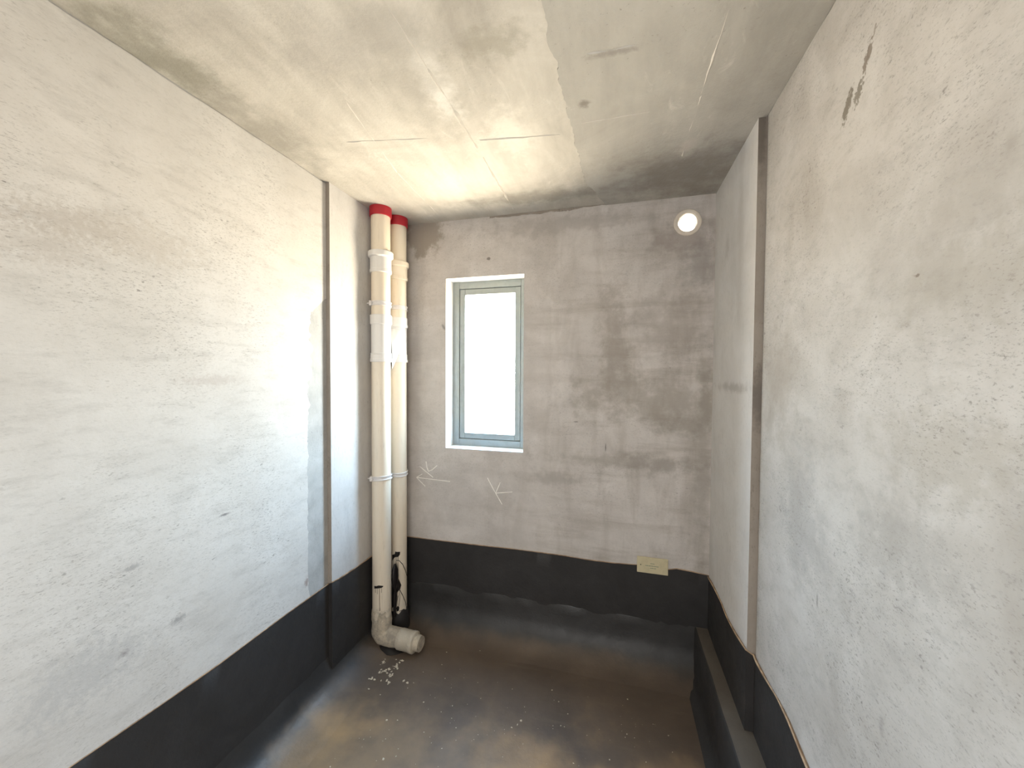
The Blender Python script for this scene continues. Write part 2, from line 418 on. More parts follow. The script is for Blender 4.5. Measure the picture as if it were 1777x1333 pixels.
def floor_mat():
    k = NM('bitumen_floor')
    c = slab_dust_glow(k)
    sp = k.rng(k.noise(60, 3, 0.6), 0.69, 0.75)
    c = k.mix(k.math('MULTIPLY', k.math('MULTIPLY', sp, k.rng(k.noise(4, 3), 0.42, 0.6)), 0.5), c, (0.32, 0.28, 0.22))
    sw = k.rng(k.noise(1.0, 6, 0.65, k.map((3, 22, 3), (0, 0, .18))), 0.58, 0.75)
    c = k.mix(k.math('MULTIPLY', sw, 0.35), c, (0.20, 0.155, 0.105))
    k.b.inputs['Specular IOR Level'].default_value = 0.5
    k.bump(k.math('ADD', k.noise(45, 4, 0.7), k.math('MULTIPLY', k.noise(5, 4), 2.0)), 0.2, 0.005)
    return k.done(c, k.rng(k.noise(6, 4), 0.3, 0.7, 0.48, 0.64))
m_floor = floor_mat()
def tape_mat():
    k = NM('kraft_edge')
    c = k.mix(k.rng(k.noise(25, 5), .35, .65), (0.50, 0.36, 0.24), (0.28, 0.18, 0.11))
    return k.done(c, 0.75)
m_tape = tape_mat()
def pvc_mat(name, col, dirt, lo, amt=0.5):
    k = NM(name)
    f = k.rng(k.noise(1.0, 6, 0.7, k.map((60, 60, 7))), 0.56, 0.74)
    c = k.mix(k.math('MULTIPLY', f, amt), col, dirt)
    k.b.inputs['Specular IOR Level'].default_value = 0.45
    sy = k.n.new('ShaderNodeSeparateXYZ'); k.l.new(k.co, sy.inputs[0])
    if lo:
        g = k.rng(k.math('ADD', sy.outputs['Z'], k.rng(k.noise(22, 6, .7), .3, .7, -.12, .12)), .16, .24, 1, 0)
        c = k.mix(k.math('MULTIPLY', g, .75), c, (0.50, 0.45, 0.36))
        k.bump(k.math('MULTIPLY', k.noise(60, 5, .7), g), 0.5, 0.01)
    return k.done(c, 0.38)
m_pvc = pvc_mat('pvc_pipe', (0.80, 0.71, 0.58), (0.48, 0.41, 0.31), False)
m_pvcw = pvc_mat('pvc_fitting', (0.76, 0.74, 0.71), (0.55, 0.50, 0.43), False, 0.35)
m_red = plain('red_collar', (0.42, 0.018, 0.03), 0.45)
m_clamp = plain('clamp_steel', (0.74, 0.71, 0.69), 0.4, 0.1)
def mortar_mat():
    k = NM('mortar_pvc')
    f = k.rng(k.noise(16, 6, .7), .42, .6)
    c = k.mix(f, (0.62, 0.54, 0.42), (0.38, 0.335, 0.275))
    k.bump(k.noise(70, 5, .75), 0.6, 0.01)
    return k.done(c, 0.85)
m_mortar = mortar_mat()
m_frame = plain('window_aluminium', (0.25, 0.27, 0.265), 0.4, 0.1)
m_gasket = plain('window_gasket', (0.12, 0.13, 0.13), 0.6)
m_reveal = plaster('reveal_plaster', (0.80, 0.79, 0.77), (0.68, 0.67, 0.64), (8, 8, 8), (0, 0, 0), 2.0, 0.15, 0.5)
def glass_mat():
    k = NM('clear_glass')
    tr = k.n.new('ShaderNodeBsdfTransparent'); tr.inputs[0].default_value = (0.93, 0.96, 0.95, 1)
    gl = k.n.new('ShaderNodeBsdfGlossy'); gl.inputs['Roughness'].default_value = 0.02
    fr = k.n.new('ShaderNodeFresnel'); fr.inputs[0].default_value = 1.45
    mx = k.n.new('ShaderNodeMixShader')
    ge = k.n.new('ShaderNodeNewGeometry')
    front_only = k.math('MULTIPLY', fr.outputs[0], k.math('SUBTRACT', 1.0, ge.outputs['Backfacing']))
    k.l.new(front_only, mx.inputs[0]); k.l.new(tr.outputs[0], mx.inputs[1]); k.l.new(gl.outputs[0], mx.inputs[2])
    k.l.new(mx.outputs[0], k.out.inputs[0])
    k.n.remove(k.b)
    return k.m
m_glass = glass_mat()
m_ring = plain('vent_plastic', (0.72, 0.65, 0.56), 0.45)
m_tube = plain('vent_tube', (0.72, 0.68, 0.60), 0.4)
m_plate = plain('plate_film', (0.60, 0.53, 0.35), 0.5)
m_print = plain('plate_print', (0.13, 0.21, 0.175), 0.6)
m_screw = plain('screw', (0.10, 0.09, 0.07), 0.5)
m_chalk = plain('chalk', (0.90, 0.87, 0.82), 0.95)
m_crumb = plain('plaster_crumb', (0.60, 0.53, 0.41), 0.9)
m_fin = plain('lime_fin', (0.60, 0.57, 0.52), 0.95, 0.0, 0.1)
m_added_hall = plain('added_hall_paint', (0.70, 0.68, 0.65), 0.9)

# ---------------------------------------------------------------- the shell
def wall_box(name, x0, x1, y0, y1, z0, z1, mat, label):
    bm = bmesh.new(); box(bm, x0, x1, y0, y1, z0, z1)
    return tag(link(name, bm, mat), label, None, None, 'structure')
floor = wall_box('floor', XL - .2, XR + .2, YF - .2, D + .2, -0.15, 0.0, m_floor, 'sunken slab coated in dark brown bitumen, with warm doorway light painted in on the near part')
ceiling = wall_box('ceiling', XL - .2, XR + .2, YF - .2, D + .3, ZC, ZC + .15, m_ceil, 'bare concrete ceiling slab with board joints and a grey plaster patch')
wall_left = wall_box('wall_left', XL - .2, XL - .003, YF - .2, D + WALL_T, 0, ZC, m_block, 'left wall under pale trowelled skim with a bare grey strip by the column')
wall_right = wall_box('wall_right', XR + .003, XR + .2, YF - .2, D + WALL_T, 0, ZC, m_block, 'right wall under cream grey trowelled skim')
wall_back = wall_box('wall_back', XL - .003, XR + .003, D, D + WALL_T, 0, ZC, m_back, 'grey cement wall with the narrow window and the round vent')
# openings in the back wall
VC = on(1193, 386.5, 1, D); VR = 0.0555
bmw = bmesh.new(); box(bmw, WX0, WX1, D - .1, D + .5, WZ0, WZ1)
cw = link('cut', bmw, m_reveal)
bmv = bmesh.new()
sweep(bmv, [(VC.x, D - .1, VC.z), (VC.x, D + .5, VC.z)], [VR + .003] * 2, 40)
cv = link('cut', bmv, m_back)
boolean(wall_back, [cw, cv])
# the opening's own faces carry the white reveal plaster
wall_back.data.materials.clear()
wall_back.data.materials.append(m_back); wall_back.data.materials.append(m_reveal)
for p in wall_back.data.polygons:
    c_ = p.center
    inside = WX0 - .01 < c_.x < WX1 + .01 and WZ0 - .01 < c_.z < WZ1 + .01 and abs(p.normal.y) < .5
    p.material_index = 1 if inside else 0

# skim coats: thin proud layers with broken edges
def skim(name, pts, off, mat, parent):
    bm = bmesh.new(); prism(bm, pts, off)
    return link(name, bm, mat, parent)
gap = 0.006
pts = []
top0, top1 = Vector((XL - .003, YF, ZC - gap)), Vector((XL - .003, YCL - .001, ZC - gap))
pts += ragged(top0, top1, .02, .004, (0, 0, 1), 1)
a_ = Vector((XL - .003, YCL - .001, Z0 + .42))
pts += ragged(top1, a_, .1, 0, (0, 0, 0))
b_ = Vector((XL - .003, 1.712, Z0 + .33))
pts += ragged(a_, b_, .008, .030, (0, .5, .8), 3)
c_ = Vector((XL - .003, 1.678, Z0 - .25)); d_ = Vector((XL - .003, 1.672, Z0 - 1.15)); f_ = Vector((XL - .003, 1.70, Z0 - 1.26))
pts += ragged(b_, c_, .007, .020, (0, 1, 0), 5, 1.1) + ragged(c_, d_, .008, .009, (0, 1, 0), 6, .8) + ragged(d_, f_, .02, .01, (0, 1, 0), 7)
pts += [f_, Vector((XL - .003, YF, Z0 - 1.26))]
tag(skim('plaster_skim', pts, (.003, 0, 0), m_left, wall_left), 'pale trowelled plaster skim with a ragged edge')
pts = ragged((XR + .003, YF, ZC - gap), (XR + .003, YCR - .012, ZC - gap), .02, .004, (0, 0, 1), 11)
pts += ragged((XR + .003, YCR - .012, ZC - gap), (XR + .003, YCR - .008, Z0 - 1.26), .014, .006, (0, 1, 0), 12)
pts += [Vector((XR + .003, YCR - .008, Z0 - 1.26)), Vector((XR + .003, YF, Z0 - 1.26))]
tag(skim('plaster_skim', pts, (-.003, 0, 0), m_right, wall_right), 'cream grey trowelled plaster skim')

# columns: skimmed face, raw return towards the room
def column(name, x_wall, x_face, y0, label):
    bm = bmesh.new()
    box(bm, min(x_wall, x_face), max(x_wall, x_face), y0, D, 0, ZC)
    o = tag(link(name, bm, [m_column, m_raw]), label, None, None, 'structure')
    for p in o.data.polygons:
        if p.normal.y < -.5: p.material_index = 1
    return o
column('trim_1', XL - .004, XLC, YCL, 'shallow skimmed concrete column in the left back corner behind the pipes')
column('trim_2', XR + .004, XRC, YCR, 'shallow skimmed concrete column in the right back corner beside the vent')

# front wall with its doorway and an unseen hall added to keep sky light out
DX0, DX1, DZ0, DZ1 = -0.98, 0.28, 0.42, 2.56
bm = bmesh.new()
box(bm, XL - .2, DX0, YF - .2, YF, 0, ZC); box(bm, DX1, XR + .2, YF - .2, YF, 0, ZC)
box(bm, DX0, DX1, YF - .2, YF, DZ1, ZC); box(bm, DX0, DX1, YF - .2, YF, 0, DZ0)
tag(link('wall_front', bm, m_column), 'front wall with the doorway behind the viewer', None, None, 'structure')
bm = bmesh.new()
box(bm, -2.3, 1.5, -3.2, YF - .2, -.1, .42); box(bm, -2.3, 1.5, -3.2, YF - .2, ZC, ZC + .1)
box(bm, -2.4, -2.3, -3.2, YF - .2, 0, ZC); box(bm, 1.5, 1.6, -3.2, YF - .2, 0, ZC); box(bm, -2.4, 1.6, -3.3, -3.2, 0, ZC)
box(bm, -2.4, XL - .2, YF - .25, YF - .2, 0, ZC); box(bm, XR + .2, 1.6, YF - .25, YF - .2, 0, ZC)
tag(link('added_hall', bm, m_added_hall), 'unseen hall beyond the doorway, added to keep sky light out', None, None, 'structure')

# ledge along the right side
bm = bmesh.new()
nl = 40
rows = []
for i in range(nl + 1):
    y = YF + (D - YF) * i / nl
    wob = .0035 * noise.noise(Vector((0, y * 5, 3)))
    prof = [(LEDGE_X - .07, -.002), (LEDGE_X - .036, .010), (LEDGE_X - .018, .035), (LEDGE_X - .010, .09), (LEDGE_X - .004 + wob, LEDGE_Z - .006), (LEDGE_X + .004 + wob, LEDGE_Z), (XR + .004, LEDGE_Z)]
    rows.append([bm.verts.new((x, y, z)) for x, z in prof])
for a, b in zip(rows, rows[1:]):
    for i in range(len(a) - 1): bm.faces.new((a[i], a[i + 1], b[i + 1], b[i]))
ledge = tag(link('trim_3', bm, [m_tar, m_ledge], None, True, .9), 'low ledge with a dusty brown top along the foot of the right wall', None, None, 'structure')
for p in ledge.data.polygons:
    if p.normal.z > .9 and p.center.z > LEDGE_Z - .003: p.material_index = 1

# ---------------------------------------------------------------- black waterproof coat on the foot of the walls
def interp(tab, v):
    tab = sorted(tab)
    if v <= tab[0][0]: return tab[0][1]
    for (a, za), (b, zb) in zip(tab, tab[1:]):
        if v <= b: return za + (zb - za) * (v - a) / (b - a)
    return tab[-1][1]
T = .003
left_tab = [(p.y, p.z) for p in (on(x, y, 0, XL) for x, y in ((118, 1333), (276, 1225), (378, 1154), (433, 1112.7), (492, 1069), (555, 1024)))]
colL_tab = [(p.y, p.z) for p in (on(x, y, 0, XLC) for x, y in ((574.7, 1011.4), (590.4, 1003), (617.7, 985), (641, 968)))]
back_tab = [(p.x, p.z) for p in (on(x, y, 1, D) for x, y in ((707, 931), (821, 945), (902, 954), (977, 964), (1024, 972), (1065, 977), (1105, 980), (1159, 989), (1172, 986.5), (1200, 992), (1227, 998)))]
colR_tab = [(p.y, p.z) for p in (on(x, y, 0, XRC) for x, y in ((1228.5, 1000), (1240, 1020), (1251.4, 1044), (1263.5, 1074), (1275.6, 1096.5), (1287.7, 1116), (1296, 1128.5)))]
right_tab = [(p.y, p.z) for p in (on(x, y, 0, XR) for x, y in ((1307.4, 1132), (1315, 1151), (1333, 1184), (1351, 1214), (1369.4, 1250.6), (1403, 1333)))]

# one run = list of (point on the wall at height 0, outward normal, top height)
def run_y(x, y0, y1, nx, tab, n):
    return [(Vector((x, y0 + (y1 - y0) * i / n, 0)), Vector((nx, 0, 0)), interp(tab, y0 + (y1 - y0) * i / n)) for i in range(n + 1)]
def run_x(y, x0, x1, tab, n):
    return [(Vector((x0 + (x1 - x0) * i / n, y, 0)), Vector((0, -1, 0)), interp(tab, x0 + (x1 - x0) * i / n)) for i in range(n + 1)]
def band(bm, run, z0, thick=T):
    cols = []
    for (p, n, zt) in run:
        zt = zt + .0018 * noise.noise(p * 23) + .001 * noise.noise(p * 61)
        prof = [(thick, z0)] + [(thick, z0 + (zt - z0) * k / 6) for k in range(1, 6)] + [(thick, zt - .002), (0, zt)]
        cols.append([bm.verts.new(p + n * (d + (.0012 * noise.noise(Vector((p.x * 8, p.y * 8, z * 8))) if d else 0)) + Vector((0, 0, z))) for d, z in prof])
    for a, b in zip(cols, cols[1:]):
        for i in range(len(a) - 1): bm.faces.new((a[i], a[i + 1], b[i + 1], b[i]))
def tape(bm, run, width, lift, seed):
    """curled-up brown edge that sits along the top of the coat"""
    cols = []
    for i, (p, n, zt) in enumerate(run):
        k = .5 + .9 * noise.noise(p * 6 + Vector((seed, 0, 0)))
        w = width * (.45 + max(0, k))
        l = lift * (.3 + max(0, k))
        prof = [(.0008, zt - .0015), (l * .6 + .003, zt - .001), (l + .003, zt + w * .7), (l * .8 + .0015, zt + w), (.0006, zt + w * .55)]
        cols.append([bm.verts.new(p + n * d + Vector((0, 0, z))) for d, z in prof])
    for a, b in zip(cols, cols[1:]):
        m = len(a)
        for i in range(m): bm.faces.new((a[i], a[(i + 1) % m], b[(i + 1) % m], b[i]))
    bm.faces.new(cols[0]); bm.faces.new(cols[-1][::-1])

Lr = run_y(XL, YF, YCL, 1, left_tab, 70)
Lret = [(Vector((XL + T, YCL, 0)), Vector((0, -1, 0)), interp(left_tab, YCL)), (Vector((XLC + T, YCL, 0)), Vector((0, -1, 0)), interp(colL_tab, YCL))]
Lc = run_y(XLC, YCL - T, D, 1, colL_tab, 24)
Br = run_x(D, XLC, XRC, back_tab, 70)
Rc = run_y(XRC, D, YCR - T, -1, colR_tab, 26)
Rret = [(Vector((XRC - T, YCR, 0)), Vector((0, -1, 0)), interp(colR_tab, YCR)), (Vector((XR - T, YCR, 0)), Vector((0, -1, 0)), interp(right_tab, YCR))]
Rr = run_y(XR, YCR - .004, YF, -1, right_tab, 70)
def coat(name, runs, z0, label, tapes):
    bm = bmesh.new()
    for r_ in runs: band(bm, r_, z0)
    o = tag(link(name, bm, m_tar, None, True, .9), label, None, None, 'structure')
    for (r_, w, l, sd) in tapes:
        bt = bmesh.new(); tape(bt, r_, w, l, sd)
        tag(link('peeled_edge', bt, m_tape, o, True, .9), 'brown peeling top edge of the black coat')
    return o
base_left = coat('baseboard_left', [Lr, Lret, Lc], 0.0, 'black waterproof coat along the foot of the left wall and column', [(Lr, .004, .003, 1), (Lc, .007, .004, 4)])
base_back = coat('baseboard_back', [Br], 0.0, 'black waterproof coat along the foot of the back wall', [(Br, .004, .003, 7)])
base_right = coat('baseboard_right', [Rc, Rret, Rr], LEDGE_Z, 'black waterproof coat along the foot of the right wall and column', [(Rc, .010, .008, 2), (Rret, .005, .003, 5), (Rr, .012, .009, 9)])

# rounded fillets where the coat runs down into the slab
def cove(name, p0, p1, nrm, prof, n, parent, seed):
    bm = bmesh.new(); cols = []
    for i in range(n + 1):
        p = Vector(p0).lerp(Vector(p1), i / n)
        col = []
        for j, (d, z) in enumerate(prof):
            q = p + Vector(nrm) * d + Vector((0, 0, z))
            w = noise.noise(q * 7 + Vector((seed, 0, 0))) + .5 * noise.noise(q * 24)
            if 0 < j < len(prof) - 1: q += Vector(nrm) * .006 * w + Vector((0, 0, .004 * w))
            if j == 0: q.z += .012 * noise.noise(p * 4 + Vector((seed, 2, 0))) + .006 * noise.noise(p * 16)
            col.append(bm.verts.new(q))
        cols.append(col)
    for a, b in zip(cols, cols[1:]):
        for i in range(len(a) - 1): bm.faces.new((a[i], a[i + 1], b[i + 1], b[i]))
    return link(name, bm, m_cove, parent, True, .7)
cove('floor_fillet', (XL, YF, 0), (XL, D, 0), (1, 0, 0), [(.002, .17), (.010, .14), (.020, .10), (.045, .065), (.085, .038), (.14, .016), (.20, .004), (.26, -.002)], 60, base_left, 1)
cove('floor_fillet', (XL, D, 0), (LEDGE_X + .02, D, 0), (0, -1, 0), [(.001, .286), (.0045, .274), (.009, .22), (.014, .155), (.030, .108), (.070, .056), (.115, .022), (.17, .005), (.23, -.002)], 60, base_back, 5)

# ---------------------------------------------------------------- ceiling details: plaster patch and fins left by the formwork joints
edge_px = [(935, -40), (948, 60), (968, 110), (978, 170), (990, 205), (994, 228), (1003, 260), (1006, 283), (1015, 312), (1037, 338), (1050, 349)]
ep = [on(x, y, 2, ZC) for x, y in edge_px]
ep[-1].y = D
pts = []
for a, b in zip(ep, ep[1:]): pts += ragged(a, b, .012, .014, (1, .3, 0), 21)
pts += [ep[-1], Vector((XR, D, ZC)), Vector((XR, ep[0].y, ZC))]
bm = bmesh.new(); prism(bm, pts, (0, 0, -.006))
tag(link('plaster_patch', bm, m_ceil2, ceiling), 'grey plaster patch with a torn left edge')
# skim turned down from the ceiling over the top of the back wall
wp = [(1057, 352), (1050, 349), (1030, 356), (1015, 356), (985, 363), (952, 366), (940, 369), (905, 371), (880, 375), (850, 377)]
pts = []
for (xa, ya), (xb, yb) in zip(wp[1:], wp[2:]):
    p, q = on(xa, ya + 2, 1, D), on(xb, yb + 2, 1, D)
    p.z = min(p.z, ZC - .004); q.z = min(q.z, ZC - .004)
    pts += ragged(p, q, .010, .008, (0, 0, 1), 31)
pts += [q, Vector((q.x, D, ZC - .001)), Vector((on(1060, 352, 1, D).x, D, ZC - .001))]
bm = bmesh.new(); prism(bm, pts, (0, -.003, 0))
tag(link('plaster_lip', bm, m_raw, ceiling), 'rough brown lip of plaster hanging from the ceiling edge')
def fin(p, q, w, h, seed):
    bm = bmesh.new(); p, q = Vector(p), Vector(q)
    n = max(4, int((q - p).length / .012)); t = (q - p).normalized(); s = Vector((-t.y, t.x, 0)); cols = []
    for i in range(n + 1):
        c0 = p.lerp(q, i / n); k = max(.12, .55 + 1.1 * noise.noise(c0 * 11 + Vector((seed, 0, 0))) + .5 * noise.noise(c0 * 37))
        c0 = c0 + s * .004 * noise.noise(c0 * 18 + Vector((seed, 4, 0)))
        if i in (0, n): k = .05
        cols.append([bm.verts.new(c0 + s * w * k + Vector((0, 0, .001))), bm.verts.new(c0 + s * w * .2 * k - Vector((0, 0, h * k))), bm.verts.new(c0 - s * w * k + Vector((0, 0, .001)))])
    for a, b in zip(cols, cols[1:]):
        for i in range(2): bm.faces.new((a[i], a[i + 1], b[i + 1], b[i]))
    return link('board_joint', bm, m_fin, ceiling, True, .9)
ZP = ZC - .0055
for (a, b, w, h, onp) in [((671, 8), (742, 118), .005, .003, 0), ((742, 118), (829, 258), .011, .007, 0), ((838, 272), (891, 364), .009, .006, 0),
                          ((600, 177), (690, 300), .004, .003, 0), ((690, 300), (760, 372), .004, .003, 0), ((600, 246), (745, 240), .004, .003, 0), ((830, 243), (974, 233), .006, .004, 0),
                          ((1017, 94), (1120, 75), .005, .004, 1), ((1266, 12), (1217, 165), .006, .004, 1), ((1217, 165), (1183, 272), .010, .006, 1), ((1005, 215), (1150, 190), .004, .002, 1)]:
    z = ZP if onp else ZC
    fin(on(*a, 2, z), on(*b, 2, z), w, h, a[0])

# ---------------------------------------------------------------- window
FY = D + 0.122
win = empty('window_1', ((WX0 + WX1) / 2, FY, WZ0))
tag(win, 'narrow grey aluminium window deep in the back wall', None, None, 'structure')
def rect_ring(bm, x0, x1, z0, z1, w, y0, y1, bev=.003):
    for bx in ((x0, x0 + w, z0, z1), (x1 - w, x1, z0, z1), (x0 + w, x1 - w, z0, z0 + w), (x0 + w, x1 - w, z1 - w, z1)):
        box(bm, bx[0], bx[1], y0, y1, bx[2], bx[3], bev)
bm = bmesh.new(); rect_ring(bm, WX0 - .002, WX1 + .002, WZ0 - .002, WZ1 + .002, .052, FY, FY + .07)
link('window_frame', bm, m_frame, win)
bm = bmesh.new(); rect_ring(bm, WX0 + .054, WX1 - .054, WZ0 + .054, WZ1 - .054, .040, FY + .004, FY + .055)
sash = link('sash', bm, m_frame, win)
bm = bmesh.new(); rect_ring(bm, WX0 + .048, WX1 - .048, WZ0 + .048, WZ1 - .048, .014, FY + .012, FY + .05, 0)
link('gasket', bm, m_gasket, sash)
bm = bmesh.new(); box(bm, WX0 + .090, WX1 - .090, FY + .026, FY + .032, WZ0 + .090, WZ1 - .090)
link('pane', bm, m_glass, sash)

# ---------------------------------------------------------------- round vent
vent = empty('wall_vent', (VC.x, D, VC.z))
tag(vent, 'round cream plastic vent sleeve through the back wall near the ceiling', 'vent')
def lathe_y(bm, prof, seg=48):
    rings = [[bm.verts.new((VC.x + r * math.cos(2 * math.pi * i / seg), y, VC.z + r * math.sin(2 * math.pi * i / seg))) for i in range(seg)] for r, y in prof]
    for a, b in zip(rings, rings[1:] + rings[:1]):
        for i in range(seg): bm.faces.new((a[i], a[(i + 1) % seg], b[(i + 1) % seg], b[i]))
bm = bmesh.new(); lathe_y(bm, [(.0775, D - .0004), (.0775, D - .007), (.074, D - .011), (.060, D - .012), (.0555, D - .009), (.0535, D - .0004)])
link('flange_ring', bm, m_ring, vent, True, .7)
bm = bmesh.new(); lathe_y(bm, [(VR, D - .004), (VR, D + WALL_T + .03), (VR - .003, D + WALL_T + .03), (VR - .003, D - .004)])
link('sleeve_tube', bm, m_tube, vent, True, .7)
bm = bmesh.new(); lathe_y(bm, [(VR - .0028, D + .036), (VR - .0028, D + .042), (VR - .0042, D + .041), (VR - .0042, D + .037)])
link('added_rim_ring', bm, m_gasket, vent, True, .7)  # added dark ring standing in for the tube's far rim

# ---------------------------------------------------------------- terminal box plate
pl = [on(x, y, 1, D - .010) for x, y in ((1105, 965), (1160, 972.5), (1159, 1000), (1106, 992))]
px0, px1 = (pl[0].x + pl[3].x) / 2, (pl[1].x + pl[2].x) / 2
pz1, pz0 = (pl[0].z + pl[1].z) / 2, (pl[2].z + pl[3].z) / 2
plate = empty('terminal_box', ((px0 + px1) / 2, D, pz0))
tag(plate, 'small yellow rectangular terminal box cover low on the back wall over the black coat', 'box')
bm = bmesh.new(); box(bm, px0, px1, D - .010, D - .0005, pz0, pz1, .0025)
link('cover_plate', bm, m_plate, plate)
pw, ph = px1 - px0, pz1 - pz0
def sc(u, v): return px0 + pw * u, pz1 - ph * v
bm = bmesh.new()
def dash(u0, u1, v, h, n):
    for i in range(n):
        a = u0 + (u1 - u0) * i / n; b = a + (u1 - u0) / n * .78
        x0, z = sc(a, v); x1, _ = sc(b, v)
        box(bm, x0, x1, D - .0103, D - .0098, z - ph * h / 2, z + ph * h / 2)
        if i % 2: box(bm, (x0 * 2 + x1) / 3, (x0 + 2 * x1) / 3, D - .0103, D - .0098, z - ph * h * .9, z + ph * h * .9)
dash(.43, .57, .37, .030, 4); dash(.27, .70, .52, .034, 10); dash(.43, .62, .66, .030, 4)
link('print', bm, m_print, plate)
bm = bmesh.new()
x0, z0 = sc(.12, .50)
sweep(bm, [(x0, D - .0098, z0), (x0, D - .0112, z0)], [.0036, .0030], 12)
link('screw', bm, m_screw, plate)

# ---------------------------------------------------------------- chalk marks on the back wall
bm = bmesh.new()
def stroke(pp, r=.0027):
    q = []
    for a, b in zip(pp, pp[1:]):
        for i in range(8):
            t = i / 8; q.append(on(a[0] + (b[0] - a[0]) * t, a[1] + (b[1] - a[1]) * t, 1, D))
    q.append(on(*pp[-1], 1, D))
    vs_ = []
    for i, p in enumerate(q):
        t = (q[min(i + 1, len(q) - 1)] - q[max(i - 1, 0)]).normalized(); s = Vector((-t.z, 0, t.x))
        k = r * (1 + .5 * noise.noise(p * 60))
        vs_.append([bm.verts.new(p + s * k), bm.verts.new(p + Vector((0, -.0012, 0))), bm.verts.new(p - s * k)])
    for a, b in zip(vs_, vs_[1:]):
        for i in range(2): bm.faces.new((a[i], a[i + 1], b[i + 1], b[i]))
stroke([(781, 835.7), (750, 832), (722.7, 828.6)]); stroke([(732.7, 822.6), (722.7, 828.6), (738, 844.2)])
stroke([(728.2, 809.5), (751.6, 828.6)]); stroke([(739.3, 801), (741, 812), (743.5, 818), (750, 815.5), (758.8, 807.7)])
stroke([(845.9, 829.6), (855, 847), (871.2, 875.5)]); stroke([(868.1, 837.4), (860, 856)]); stroke([(860, 856), (889, 854)])
tag(link('chalk_mark', bm, m_chalk, wall_back), 'white chalk arrow and letter K strokes')

# ---------------------------------------------------------------- pipes
PR = .0603
FX, FYY = -1.4845, 2.195
BX, BYY = -1.467, 2.366
def zpix(cx, cy, py, r=PR):
    d = math.hypot(cx, cy); k = (d - r) / d
    lo, hi = -2.0, 2.0
    for _ in range(40):
        m = (lo + hi) / 2
        if proj((cx * k, cy * k, Z0 + m))[1] > py: lo = m
        else: hi = m
    return Z0 + lo
def ring_profile(bm, cx, cy, prof): lathe(bm, cx, cy, prof)
def coupling(root, cx, cy, zt, zb, r=.0665, ring=.0765, ring_h=.030, foot=True, mat=None, lip=True):
    bm = bmesh.new()
    prof = [(PR - .001, zt), (ring - .003, zt), (ring, zt - .004), (ring, zt - ring_h + .004), (ring - .003, zt - ring_h), (r, zt - ring_h - .003), (r, zb + .022)]
    if foot: prof += [(r + .0025, zb + .020), (r + .0025, zb + .004), (r, zb)]
    else: prof += [(r, zb)]
    prof += [(PR - .001, zb)]
    lathe(bm, cx, cy, prof)
    return link('coupling', bm, mat or m_pvcw, root, True, .5)
def clamp(root, cx, cy, z, tilt, ang):
    bm = bmesh.new()
    for dz in (-.011, .011):
        pts_ = []
        for i in range(49):
            a = 2 * math.pi * i / 48
            pts_.append((cx + (PR + .0045) * math.cos(a), cy + (PR + .0045) * math.sin(a), z + dz + tilt * math.cos(a - ang)))
        sweep(bm, pts_, [.0042] * 49, 8, False)
    rings = [[bm.verts.new((cx + rr * math.cos(2 * math.pi * i / 48), cy + rr * math.sin(2 * math.pi * i / 48), z + dz + tilt * math.cos(2 * math.pi * i / 48 - ang))) for i in range(48)] for rr, dz in ((PR + .003, .010), (PR + .003, -.010))]
    for i in range(48): bm.faces.new((rings[0][i], rings[0][(i + 1) % 48], rings[1][(i + 1) % 48], rings[1][i]))
    o = link('clamp', bm, m_clamp, root, True, .7)
    bm = bmesh.new()
    a = -2.05; c0 = Vector((cx + (PR + .010) * math.cos(a), cy + (PR + .010) * math.sin(a), z + tilt * math.cos(a - ang)))
    box(bm, c0.x - .010, c0.x + .008, c0.y - .007, c0.y + .012, c0.z - .016, c0.z + .016, .003)
    sweep(bm, [(c0.x - .030, c0.y + .006, c0.z), (c0.x + .014, c0.y - .002, c0.z)], [.004, .004], 8)
    link('clamp_bolt', bm, m_clamp, o)
    return o
def shaft(root, cx, cy, z0, z1, mat):
    bm = bmesh.new()
    n = 10
    rings = lathe(bm, cx, cy, [(PR, z0 + (z1 - z0) * i / n) for i in range(n + 1)])
    bm.faces.new(rings[0]); bm.faces.new(rings[-1])
    return link('pipe_shaft', bm, mat, root, True, .7)
def collar(root, cx, cy, zt, zb, mat):
    bm = bmesh.new()
    lathe(bm, cx, cy, [(.069, zt), (.0695, zb + .008), (.068, zb), (.064, zb - .002), (PR - .001, zb)])
    return tag(link('ceiling_collar', bm, mat, root, True, .5), 'red plastic ceiling collar')

F = lambda py: zpix(FX, FYY, py)
B = lambda py: zpix(BX, BYY, py)
m_pvclow = pvc_mat('pvc_pipe_low', (0.80, 0.71, 0.58), (0.48, 0.41, 0.31), True)
AX = 0.064                                  # height of the elbow's axis
front = empty('drain_pipe', (FX, FYY, 0))
tag(front, 'thick cream drain pipe ending in a capped elbow on the floor, nearer of the two', 'pipe')
shaft(front, FX, FYY, AX + .08, ZC - .001, m_pvclow)
collar(front, FX, FYY, ZC - .0005, F(371), m_red)
coupling(front, FX, FYY, F(433.5), F(471), ring=.079, ring_h=.036)
coupling(front, FX, FYY, F(545), F(562), ring=.0685, ring_h=.055)
bm = bmesh.new(); za, zb = F(562), F(612)
lathe(bm, FX, FYY, [(PR + .0016, za), (PR + .0016, zb)]); link('fitting_sleeve', bm, m_pvcw, front, True)
coupling(front, FX, FYY, F(612), F(628), ring=.0672, ring_h=.012, r=.0665)
clamp(front, FX, FYY, F(526), .002, -1.2)
clamp(front, FX, FYY, F(832), .006, -.6)
